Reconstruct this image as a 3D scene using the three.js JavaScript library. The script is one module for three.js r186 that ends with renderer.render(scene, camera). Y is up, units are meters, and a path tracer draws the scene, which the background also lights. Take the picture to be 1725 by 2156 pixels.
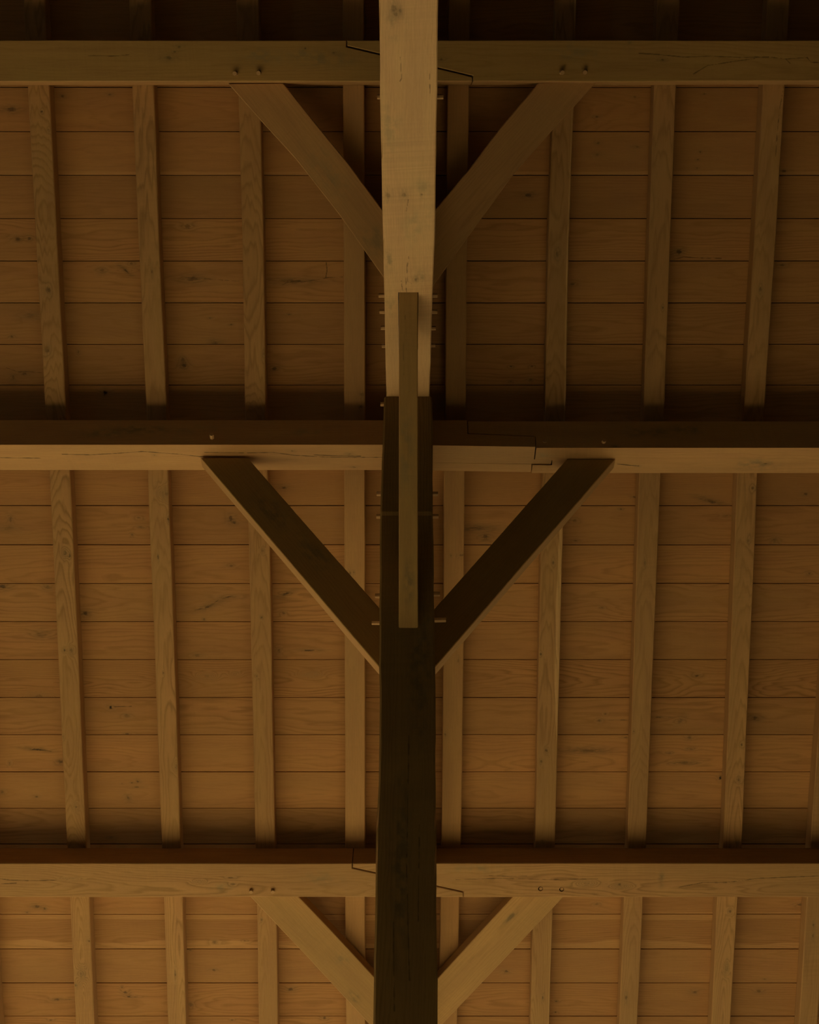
import * as THREE from 'three';
import { Brush, Evaluator, SUBTRACTION } from 'three-bvh-csg';
import { mergeGeometries } from 'three/addons/utils/BufferGeometryUtils.js';

// ───────────────────────── camera, sky, sun, exposure
const FOCAL = 2950, CX = 862.5, CY = 1078, ELEV = THREE.MathUtils.degToRad(35);
const EYE = new THREE.Vector3(0, 1.6, 0);
const PITCH = THREE.MathUtils.degToRad(43.2);          // roof pitch
const scene = new THREE.Scene();
const camera = new THREE.PerspectiveCamera(2 * Math.atan(1078 / FOCAL) * 180 / Math.PI, 1725 / 2156, 0.05, 200);
camera.position.copy(EYE);
camera.lookAt(EYE.clone().add(new THREE.Vector3(0, Math.sin(ELEV), -Math.cos(ELEV))));
const renderer = new THREE.WebGLRenderer({ antialias: true });
renderer.toneMapping = THREE.LinearToneMapping;
renderer.toneMappingExposure = 8.3;
renderer.shadowMap.enabled = true;
scene.background = new THREE.Color().setRGB(0.46, 0.47, 0.46);
const sun = new THREE.DirectionalLight(new THREE.Color().setRGB(1, 0.87, 0.60), 3.2);
sun.position.set(1.2, 6.2, -19);
sun.target.position.set(-1.0, 0, -6);
sun.castShadow = true;
sun.shadow.mapSize.set(2048, 2048);
Object.assign(sun.shadow.camera, { left: -12, right: 12, top: 12, bottom: -12, near: 0.5, far: 60 });
scene.add(sun, sun.target);

// ───────────────────────── small maths
function rng(seed) { let a = seed >>> 0; return () => { a = (a + 0x6D2B79F5) | 0; let t = Math.imul(a ^ (a >>> 15), 1 | a); t = (t + Math.imul(t ^ (t >>> 7), 61 | t)) ^ t; return ((t ^ (t >>> 14)) >>> 0) / 4294967296; }; }
const LAT = new Float32Array(65536); { const r = rng(77); for (let i = 0; i < 65536; i++) LAT[i] = r() * 2 - 1; }
function vnoise(x, y) {                                  // value noise, -1..1
  const xi = Math.floor(x), yi = Math.floor(y); let fx = x - xi, fy = y - yi;
  fx = fx * fx * (3 - 2 * fx); fy = fy * fy * (3 - 2 * fy);
  const a = (xi & 255), b = ((xi + 1) & 255), c = (yi & 255) << 8, d = ((yi + 1) & 255) << 8;
  const p = LAT[a + c], q = LAT[b + c], s = LAT[a + d], t = LAT[b + d];
  return (p + (q - p) * fx) * (1 - fy) + (s + (t - s) * fx) * fy;
}
const V = (x, y, z) => new THREE.Vector3(x, y, z);
const FWD = V(0, Math.sin(ELEV), -Math.cos(ELEV)), UPV = V(0, Math.cos(ELEV), Math.sin(ELEV));
function ray(px, py) { return FWD.clone().addScaledVector(UPV, (CY - py) / FOCAL).setX((px - CX) / FOCAL); }
function onPlane(px, py, n, k) { const d = ray(px, py); return EYE.clone().addScaledVector(d, (k - EYE.dot(n)) / d.dot(n)); }
const onZ = (px, py, z) => onPlane(px, py, V(0, 0, 1), z);
const onY = (px, py, y) => onPlane(px, py, V(0, 1, 0), y);
// the roof slope's own frame: x along the ridge, s up the slope, z into the room; z = 0 is the rafters' underside
const ROOF_D = 6.27;
const N_OUT = V(0, Math.cos(PITCH), -Math.sin(PITCH)), N_IN = N_OUT.clone().negate(), UPSLOPE = V(0, Math.sin(PITCH), Math.cos(PITCH));
const ROOF_O = EYE.clone().addScaledVector(N_OUT, ROOF_D);
const ROOF_Q = new THREE.Quaternion().setFromRotationMatrix(new THREE.Matrix4().makeBasis(V(1, 0, 0), UPSLOPE, N_IN));
function roofPx(px, py, z = 0) { const p = onPlane(px, py, N_OUT, ROOF_O.dot(N_OUT) - z).sub(ROOF_O); return [p.x, p.dot(UPSLOPE)]; }
const roofWorld = (x, s, z) => ROOF_O.clone().addScaledVector(UPSLOPE, s).addScaledVector(N_IN, z).setX(x);
const sAtZ = (Z, z = 0) => { const c = roofWorld(0, 0, z); return (Z - c.z) / UPSLOPE.z; };
const RAFTER_H = 0.085, BOARD_T = 0.022;

// ───────────────────────── wood: every visible face has a strip of its own on a sheet of sawn oak
const OAK_BOARD = [0.43, 0.230, 0.088], OAK_BEAM = [0.44, 0.262, 0.112], OAK_OLD = [0.35, 0.222, 0.076];
class Sheet {
  constructor(name, stripWidth, length, rows) { Object.assign(this, { name, stripWidth, length, rows, W: 2048, specs: [] }); this.rowPx = Math.floor(2048 / rows); this.H = this.rowPx * rows; }
  add(spec) { spec.row = this.specs.length; spec.sheet = this; this.specs.push(spec); if (spec.row >= this.rows) throw new Error('sheet full ' + this.name); return spec; }
  uv(spec, x, y) { return [(x - spec.x0) / this.length, (spec.row + Math.min(0.985, Math.max(0.015, (y - spec.y0) / this.stripWidth))) / this.rows]; }
  build() {
    const { W, H, rowPx } = this, out = new Uint8Array(W * H * 4).fill(255);
    for (const sp of this.specs) paint(sp, this, out);
    const t = new THREE.DataTexture(out, W, H, THREE.RGBAFormat);
    t.colorSpace = THREE.SRGBColorSpace; t.wrapS = THREE.RepeatWrapping; t.wrapT = THREE.ClampToEdgeWrapping;
    t.magFilter = THREE.LinearFilter; t.minFilter = THREE.LinearMipmapLinearFilter; t.generateMipmaps = true; t.needsUpdate = true;
    return t;
  }
}
const toS = new Uint8Array(4097); for (let i = 0; i <= 4096; i++) { const c = i / 4096; toS[i] = Math.round(255 * (c <= 0.0031308 ? c * 12.92 : 1.055 * Math.pow(c, 1 / 2.4) - 0.055)); }
function paint(sp, sheet, out) {
  const { W, rowPx } = sheet, L = sheet.length, n = W * rowPx, r = rng(sp.seed * 7919 + 13);
  const dev = new Float32Array(n), mul = new Float32Array(n).fill(1), grey = new Float32Array(n);
  const base = sp.base, grain = sp.grain ?? 0.14, ring = sp.ring ?? 0.0095, w = sp.w;
  const c0 = w * (sp.c ?? (0.2 + 0.6 * r())), d0 = sp.d ?? (0.02 + 0.05 * r()), dS = sp.slope ?? (r() - 0.5) * 0.03, dA = sp.wave ?? 0.006, so = r() * 200, tone = 1 + (sp.tone ?? (r() - 0.5) * 0.14), hue = (r() - 0.5) * 0.06;
  const px = (x) => (x - sp.x0) / L * W, py = (y) => (y - sp.y0) / sheet.stripWidth * rowPx, mx = L / W, my = sheet.stripWidth / rowPx;
  const region = (x, y, rx, ry, fn) => {
    const i0 = Math.max(0, Math.floor(px(x - rx))), i1 = Math.min(W - 1, Math.ceil(px(x + rx))), j0 = Math.max(0, Math.floor(py(y - ry))), j1 = Math.min(rowPx - 1, Math.ceil(py(y + ry)));
    for (let j = j0; j <= j1; j++) for (let i = i0; i <= i1; i++) fn(j * W + i, sp.x0 + (i + 0.5) * mx - x, sp.y0 + (j + 0.5) * my - y, i, j);
  };
  for (const k of sp.knots ?? []) {                       // a knot bends the rings, darkens its heart and tints a ragged halo
    const a = k.a, b = k.b, dk = k.dark ?? 0.5, ang = k.ang ?? 0, ca = Math.cos(ang), sa = Math.sin(ang);
    region(k.x, k.y, a * 7, b * 5, (q, x, y, i, j) => {
      const e = (x * x) / (a * a * 6) + (y * y) / (b * b * 3.2); dev[q] += (k.bend ?? 1.6) * Math.exp(-e);
      const u = (x * ca + y * sa) / a, v = (-x * sa + y * ca) / b, jag = 0.35 * vnoise(i * 0.31 + k.x * 90, j * 0.37) + 0.2 * vnoise(i * 0.9, j * 0.8 + 40), rr = Math.sqrt(u * u + v * v) + jag;
      const h = Math.exp(-((u * u) / 9 + (v * v) / 4)) * (0.55 + 0.45 * vnoise(i * 0.12, j * 0.5 + k.y * 70));
      mul[q] *= 1 - (k.halo ?? 0.28) * h; grey[q] = Math.max(grey[q], 0.5 * h);
      if (rr < 1) mul[q] *= 1 - dk * Math.min(1, (1 - rr) * 2.2) * (k.hole ? 1 : 0.8 + 0.2 * Math.cos(rr * 16));
    });
  }
  for (const k of sp.stains ?? []) region(k.x, k.y, k.a * 2.2, k.b * 2.2, (q, x, y, i, j) => {
    const e = Math.exp(-((x * x) / (k.a * k.a) + (y * y) / (k.b * k.b))) * Math.max(0, 0.6 + 0.9 * vnoise(i * 0.09 + k.x * 31, j * 0.13) + 0.35 * vnoise(i * 0.4, j * 0.45));
    mul[q] *= 1 - (k.dark ?? 0.25) * Math.min(1, e); grey[q] = Math.max(grey[q], 0.8 * Math.min(1, e));
  });
  for (const k of sp.cracks ?? []) for (let m = 0; m + 1 < k.pts.length; m++) {          // drying checks: thin ragged splits
    const [xa, ya] = k.pts[m], [xb, yb] = k.pts[m + 1], len = Math.hypot(xb - xa, yb - ya), wd = k.w ?? 0.0022;
    region((xa + xb) / 2, (ya + yb) / 2, Math.abs(xb - xa) / 2 + 0.01, Math.abs(yb - ya) / 2 + 0.01, (q, x, y, i, j) => {
      const X = x + (xa + xb) / 2 - xa, Y = y + (ya + yb) / 2 - ya, t = (X * (xb - xa) + Y * (yb - ya)) / (len * len); if (t < 0 || t > 1) return;
      const off = Math.abs(X * (yb - ya) - Y * (xb - xa)) / len + 0.0012 * vnoise(i * 0.13 + xa * 50, 3.3), ww = wd * (0.55 + 0.6 * Math.abs(vnoise(i * 0.05 + 9, xa * 40)));
      if (off < ww) mul[q] *= 1 - (k.dark ?? 0.75) * Math.min(1, (1 - off / ww) * 2);
    });
  }
  const sap = sp.sap, saw = sp.saw ?? 0.02;
  for (let j = 0; j < rowPx; j++) {
    const y = sp.y0 + (j + 0.5) * my;
    for (let i = 0; i < W; i++) {
      const q = j * W + i, x = sp.x0 + (i + 0.5) * mx;
      const cc = c0 + sp.y0 + 0.25 * w * vnoise(x * 0.7 + so, 1.5), dd = d0 + dS * (x - sp.x0) + dA * vnoise(x * 2.1 + so, 7.7) + 0.35 * dA * vnoise(x * 6 + so, y * 10);
      const yy = y - cc + 0.003 * vnoise(x * 5 + so, y * 40);
      let ph = Math.sqrt(yy * yy + dd * dd) / ring + dev[q] + 0.35 * vnoise(x * 9 + so, y * 90);
      ph -= Math.floor(ph); const e1 = (ph - 0.82) / (ph < 0.82 ? 0.2 : 0.09), late = 0.35 * ph + 0.75 * Math.exp(-e1 * e1);       // slow rise, dark late wood, sharp edge
      const fib = vnoise(x * 22 + so, y * 620), fib2 = vnoise(x * 75, y * 900 + so), broad = vnoise(x * 1.7 + so, y * 9 + so), mid = vnoise(x * 6 + so * 2, y * 30);
      let k = tone * (1 - grain * late * (0.75 + 0.6 * broad) + 0.05 * fib + 0.035 * fib2 + 0.075 * broad + 0.045 * mid) * mul[q];
      if (saw) k *= 1 + saw * vnoise(x * 160 + y * 12, so + y * 2) * (0.4 + vnoise(x * 3 + so, y * 5));
      let R = base[0] * k * (1 + hue * 0.3 + 0.02 * broad), G = base[1] * k * (1 - 0.05 * grain * late - hue * 0.2 + 0.02 * mid), B = base[2] * k * (1 - 0.4 * grain * late - hue);
      if (sap) for (const s of sap) { const edge = s.y + s.amp * vnoise(x * s.f + so, 2.2) + 0.35 * s.amp * vnoise(x * s.f * 3.1, so), d = (y - edge) * s.side; if (d > 0) { const m = Math.min(1, d / 0.0025) * s.k; R *= 1 + 0.28 * m; G *= 1 + 0.40 * m; B *= 1 + 0.55 * m; } }
      const g = grey[q]; if (g > 0) { const l = (R * 0.45 + G * 0.45 + B * 0.1) * 0.92; R += (l * 1.12 - R) * g * 0.55; G += (l * 0.95 - G) * g * 0.55; B += (l * 0.52 - B) * g * 0.55; }
      const o = ((sp.row * rowPx + j) * W + i) * 4;
      out[o] = toS[Math.min(4096, Math.max(0, R * 4096)) | 0]; out[o + 1] = toS[Math.min(4096, Math.max(0, G * 4096)) | 0]; out[o + 2] = toS[Math.min(4096, Math.max(0, B * 4096)) | 0];
    }
  }
}
const boardSheet = [new Sheet('boards a', 0.19, 4.4, 15), new Sheet('boards b', 0.19, 4.4, 15)];
const beamSheet = [new Sheet('beams a', 0.27, 5, 16), new Sheet('beams b', 0.27, 5, 16)];
const beamMat = beamSheet.map(() => new THREE.MeshStandardMaterial({ color: 0xffffff, roughness: 0.82 }));
const boardMat = boardSheet.map(() => new THREE.MeshStandardMaterial({ color: 0xffffff, roughness: 0.8 }));
beamMat[0].name = 'sawn_oak_timber'; beamMat[1].name = 'sawn_oak_timber_b'; boardMat[0].name = 'oak_boarding'; boardMat[1].name = 'oak_boarding_b';
let seedNo = 1;
const beamStrip = (opts, sheet = 0) => beamSheet[sheet].add({ base: OAK_BEAM, w: 0.2, seed: seedNo++, x0: -2.5, y0: 0, ...opts });

// ───────────────────────── geometry helpers
// uv by the way a face points, in metres, laid into that face's strip; strips: { z, y, x }
function boxUV(geo, strips) {
  const g = geo.index ? geo.toNonIndexed() : geo; g.computeVertexNormals();
  const p = g.attributes.position, n = p.count, uv = new Float32Array(n * 2), a = V(), b = V(), c = V(); g.computeBoundingBox(); const lo = g.boundingBox.min;
  for (let i = 0; i < n; i += 3) {
    a.fromBufferAttribute(p, i); b.fromBufferAttribute(p, i + 1).sub(a); c.fromBufferAttribute(p, i + 2).sub(a); b.cross(c);
    const ax = Math.abs(b.x), ay = Math.abs(b.y), az = Math.abs(b.z), m = az >= ay && az >= ax ? 'z' : ay >= ax ? 'y' : 'x';
    const st = strips[m] ?? strips.y ?? strips.z;
    for (let k = 0; k < 3; k++) {
      a.fromBufferAttribute(p, i + k);
      const [u, v] = m === 'z' ? st.sheet.uv(st, a.x, a.y) : m === 'y' ? st.sheet.uv(st, a.x, st.y0 + a.z - lo.z + 0.004) : st.sheet.uv(st, st.x0 + 0.6 + (a.y - lo.y) * 0.2, st.y0 + a.z - lo.z + 0.004);
      uv[(i + k) * 2] = u; uv[(i + k) * 2 + 1] = v;
    }
  }
  g.setAttribute('uv', new THREE.BufferAttribute(uv, 2)); g.clearGroups(); return g;
}
function timber(st, ch = 0.004) {                        // st: cross-sections along x: [x, y0, y1, z0, z1]; chamfered arrises
  const pos = [], sec = st.map(([x, y0, y1, z0, z1]) => [[y0 + ch, z0], [y1 - ch, z0], [y1, z0 + ch], [y1, z1 - ch], [y1 - ch, z1], [y0 + ch, z1], [y0, z1 - ch], [y0, z0 + ch]].map(([y, z]) => [x, y, z]));
  const quad = (a, b, c, d) => pos.push(...a, ...b, ...c, ...a, ...c, ...d);
  for (let i = 0; i + 1 < sec.length; i++) for (let k = 0; k < 8; k++) quad(sec[i][k], sec[i][(k + 1) % 8], sec[i + 1][(k + 1) % 8], sec[i + 1][k]);
  const cap = (s, flip) => { for (let k = 1; k < 7; k++) flip ? pos.push(...s[0], ...s[k + 1], ...s[k]) : pos.push(...s[0], ...s[k], ...s[k + 1]); };
  cap(sec[0], true); cap(sec[sec.length - 1], false);
  for (let i = 0; i < pos.length; i += 9) for (let k = 0; k < 3; k++) { const t = pos[i + 3 + k]; pos[i + 3 + k] = pos[i + 6 + k]; pos[i + 6 + k] = t; }
  const g = new THREE.BufferGeometry(); g.setAttribute('position', new THREE.Float32BufferAttribute(pos, 3)); return g;
}
function fixWinding(g) {                                  // make the closed surface face outwards
  const p = g.attributes.position; let vol = 0; const a = V(), b = V(), c = V();
  for (let i = 0; i < p.count; i += 3) { a.fromBufferAttribute(p, i); b.fromBufferAttribute(p, i + 1); c.fromBufferAttribute(p, i + 2); vol += a.dot(b.cross(c)); }
  if (vol < 0) { const s = p.array; for (let i = 0; i < s.length; i += 9) for (let k = 0; k < 3; k++) { const t = s[i + 3 + k]; s[i + 3 + k] = s[i + 6 + k]; s[i + 6 + k] = t; } }
  return g;
}
function stations(list, step, wob, seed) {               // dense cross-sections between given ones, arrises a little uneven
  const out = []; list.sort((a, b) => a[0] - b[0]);
  const end = list[list.length - 1][0], start = list[0][0], n = Math.max(1, Math.ceil((end - start) / step)), xs = list.map((l) => l[0]);
  for (let i = 1; i < n; i++) { const x = start + (end - start) * i / n; if (list.every((l) => Math.abs(l[0] - x) > 0.012)) xs.push(x); }
  for (const x of xs.sort((a, b) => a - b)) {
    let k = 0; while (k < list.length - 2 && list[k + 1][0] < x) k++;
    const A = list[k], B = list[k + 1], t = Math.min(1, Math.max(0, (x - A[0]) / (B[0] - A[0])));
    out.push([x, ...[1, 2, 3, 4].map((m) => A[m] + (B[m] - A[m]) * t + wob * (m === 3 ? 0 : 1) * (0.7 * vnoise(x * 3 + seed * 11.3, m * 5.7 + seed) + 0.5 * vnoise(x * 11 + seed * 3.1, m * 9.1)))]);
  }
  return out;
}
function extrude(pts, depth, bevel = 0.003) {            // outline in x, y; thickness along +z from 0; bevel stays inside the outline
  const ar = THREE.ShapeUtils.area(pts.map((p) => new THREE.Vector2(...p))); if (ar < 0) pts = pts.slice().reverse();
  const g = new THREE.ExtrudeGeometry(new THREE.Shape(pts.map((p) => new THREE.Vector2(...p))), { depth: depth - 2 * bevel, bevelEnabled: bevel > 0, bevelThickness: bevel, bevelSize: bevel, bevelOffset: -bevel, bevelSegments: 1, steps: 1 });
  g.translate(0, 0, bevel); return g;
}
function wobble(pts, step, amp, seed) {                  // break an outline into short runs and make it a little uneven
  const out = []; for (let i = 0; i < pts.length; i++) { const [ax, ay] = pts[i], [bx, by] = pts[(i + 1) % pts.length], len = Math.hypot(bx - ax, by - ay), n = Math.max(1, Math.round(len / step)), nx = -(by - ay) / len, ny = (bx - ax) / len;
    for (let k = 0; k < n; k++) { const t = k / n, o = k ? amp * (vnoise(seed * 3.7 + i * 9.1 + t * len * 3, seed) + 0.5 * vnoise(seed + t * len * 10, i * 4.4)) : 0; out.push([ax + (bx - ax) * t + nx * o, ay + (by - ay) * t + ny * o]); } }
  return out;
}
const csg = new Evaluator(); csg.attributes = ['position', 'normal', 'uv']; csg.useGroups = false;
function cut(geo, tools) { let b = new Brush(geo); b.updateMatrixWorld(); for (const t of tools) { const k = new Brush(t); k.updateMatrixWorld(); b = csg.evaluate(b, k, SUBTRACTION); } const g = b.geometry; g.clearGroups(); return g; }
const used = {};
function numbered(name) { const n = used[name] = (used[name] ?? -1) + 1; return n ? `${name}_${String(n).padStart(3, '0')}` : name; }
function mesh(name, geo, mat, parent) { const m = new THREE.Mesh(geo, mat); m.name = name; m.castShadow = m.receiveShadow = true; parent.add(m); return m; }
function thing(name, label, category, pos, quat, group) {
  const o = new THREE.Group(); o.name = numbered(name); o.position.copy(pos); if (quat) o.quaternion.copy(quat);
  o.userData = { label, category }; if (group) o.userData.group = group; scene.add(o); return o;
}
function struct(name, geo, mat) { const m = mesh(name, geo, mat, scene); m.userData = { kind: 'structure' }; return m; }
const basis = (x, y, z) => new THREE.Quaternion().setFromRotationMatrix(new THREE.Matrix4().makeBasis(x, y, z));
const shifted = (g, x, y, z) => (g.translate(-x, -y, -z), g);
const plain = (rgb, rough = 0.9) => new THREE.MeshStandardMaterial({ color: new THREE.Color().setRGB(...rgb), roughness: rough });
const pegMat = plain([0.46, 0.29, 0.14], 0.8); pegMat.name = 'cleft_oak_peg';
function pegGeo(r, len, seed) {                           // a cleft oak peg: six uneven facets, blunt end, axis along +z
  const g = new THREE.CylinderGeometry(r * 0.88, r, len, 7, 1), p = g.attributes.position; g.rotateX(Math.PI / 2); g.translate(0, 0, len / 2);
  for (let i = 0; i < p.count; i++) p.setZ(i, p.getZ(i) + (p.getZ(i) > len * 0.5 ? 0.25 * r * vnoise(p.getX(i) * 90 + seed, p.getY(i) * 90) : 0)); g.rotateZ(seed); return g.toNonIndexed();
}
const pegShapes = [1, 2, 3].map((s) => { const g = pegGeo(0.0105, 1, s); g.computeVertexNormals(); return g; });
let pegNo = 0;
function peg(parent, at, dir, len, r = 1) { const m = mesh('peg', pegShapes[pegNo++ % 3], pegMat, parent); m.position.copy(at); m.quaternion.setFromUnitVectors(V(0, 0, 1), dir); m.scale.set(r, r, len); return m; }

// ───────────────────────── the building around the frame
const FAR_Z = -8.0, RIDGE_Z = -1.5, SIDE_X = 7.2;
const plankY = (Z, z = -RAFTER_H) => { const c = roofWorld(0, 0, z); return c.y + (Z - c.z) * Math.tan(PITCH); };
const NEAR_Z = 2.4, ridgeY = plankY(RIDGE_Z);
const nearY = ridgeY - (NEAR_Z - RIDGE_Z) * Math.tan(PITCH);
const WT = 0.25;
const box = (x0, x1, y0, y1, z0, z1) => { const g = new THREE.BoxGeometry(x1 - x0, y1 - y0, z1 - z0); g.translate((x0 + x1) / 2, (y0 + y1) / 2, (z0 + z1) / 2); return g; };
function speckle(rgb, size, seed, amp) {
  const n = 256, d = new Uint8Array(n * n * 4).fill(255);
  for (let j = 0; j < n; j++) for (let i = 0; i < n; i++) { const k = 1 + amp * (0.5 * vnoise(i * 0.5 + seed, j * 0.5) + 0.4 * vnoise(i * 0.12, j * 0.12 + seed) + 0.4 * vnoise(i * 0.03 + seed, j * 0.03)); for (let c = 0; c < 3; c++) d[(j * n + i) * 4 + c] = toS[Math.min(4096, rgb[c] * k * 4096) | 0]; }
  const t = new THREE.DataTexture(d, n, n, THREE.RGBAFormat); t.colorSpace = THREE.SRGBColorSpace; t.wrapS = t.wrapT = THREE.MirroredRepeatWrapping; t.magFilter = THREE.LinearFilter; t.repeat.set(size, size); t.needsUpdate = true; return t;
}
const stoneMat = new THREE.MeshStandardMaterial({ map: speckle([0.54, 0.44, 0.26], 6, 3, 0.3), roughness: 0.92 });
const gravelMat = new THREE.MeshStandardMaterial({ map: speckle([0.36, 0.31, 0.19], 30, 9, 0.4), roughness: 0.95 });
const wallMat = plain([0.10, 0.084, 0.036], 0.9), feltMat = plain([0.03, 0.025, 0.02], 0.95);
struct('floor', box(-SIDE_X, SIDE_X, -0.2, 0, FAR_Z - WT, NEAR_Z + WT), stoneMat);
struct('ground', box(-30, 30, -0.4, -0.02, -45, FAR_Z - WT), gravelMat);
struct('wall_near', box(-SIDE_X, SIDE_X, 0, nearY, NEAR_Z, NEAR_Z + WT), wallMat);
{
  const eave = plankY(FAR_Z) - 0.01, parts = [box(-SIDE_X, SIDE_X, eave - 0.16, eave, FAR_Z - WT, FAR_Z)];
  for (const x of [-7.05, -4.4, -1.7, 1.0]) parts.push(box(x - 0.15, x + 0.15, 0, eave - 0.16, FAR_Z - WT, FAR_Z));
  parts.push(box(-SIDE_X, 2.5, 0, 0.8, FAR_Z - WT, FAR_Z), box(2.5, SIDE_X, 0, eave - 0.16, FAR_Z - WT, FAR_Z));
  struct('wall_far', mergeGeometries(parts), wallMat);
}
for (const [name, x] of [['wall_left', -SIDE_X - WT], ['wall_right', SIDE_X]]) {
  const sh = new THREE.Shape([[-FAR_Z + WT, 0], [-FAR_Z + WT, plankY(FAR_Z - WT)], [-RIDGE_Z, ridgeY], [-NEAR_Z - WT, nearY - WT * Math.tan(PITCH)], [-NEAR_Z - WT, 0]].map((p) => new THREE.Vector2(...p)));
  if (x < 0) sh.holes.push(new THREE.Path([[1.6, 3.2], [1.6, 4.0], [0.9, 4.0], [0.9, 3.2]].map((p) => new THREE.Vector2(...p))));   // an open loading hatch
  const g = new THREE.ExtrudeGeometry(sh, { depth: WT, bevelEnabled: false }); g.rotateY(Math.PI / 2); g.translate(x, 0, 0); struct(name, g, wallMat);
}
const S_RIDGE = sAtZ(RIDGE_Z, -RAFTER_H), S_EAVE = sAtZ(FAR_Z - WT, -RAFTER_H);
{ // underlay and tiles above the boarding, and the far side of the ridge
  const g = box(-SIDE_X - WT, SIDE_X + WT, S_EAVE - 0.35, S_RIDGE + 0.12, -RAFTER_H - BOARD_T - 0.16, -RAFTER_H - BOARD_T - 0.004);
  const m = struct('ceiling_underlay', g, feltMat); m.quaternion.copy(ROOF_Q); m.position.copy(ROOF_O);
  const len = (NEAR_Z + WT + 0.3 - RIDGE_Z) / Math.cos(PITCH), h = box(-SIDE_X - WT, SIDE_X + WT, -0.16, 0, 0, len); h.translate(0, 0.16, 0);
  const k = struct('ceiling_near', h, wallMat); k.rotation.x = PITCH; k.position.set(0, ridgeY, RIDGE_Z);
}

// ───────────────────────── boarding: one mesh for each board, each with its own grain and knots
const EDGE_PX = [183.5, 277, 369, 460, 549.5, 637.7, 725, 810.7, 896, 980.7, 1064.3, 1147.1, 1228.2, 1308.5, 1388.6, 1468.4, 1547, 1625, 1701.5, 1777, 1851.5, 1925, 1998, 2069.3, 2139.3];
const ZB = -RAFTER_H;
const edges = EDGE_PX.map((y) => roofPx(CX, y, ZB)[1]);   // falling values of s
{ const w = 0.1857; while (edges[0] < S_RIDGE) edges.unshift(edges[0] + w); while (edges[edges.length - 1] > S_EAVE) edges.push(edges[edges.length - 1] - w); }
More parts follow.
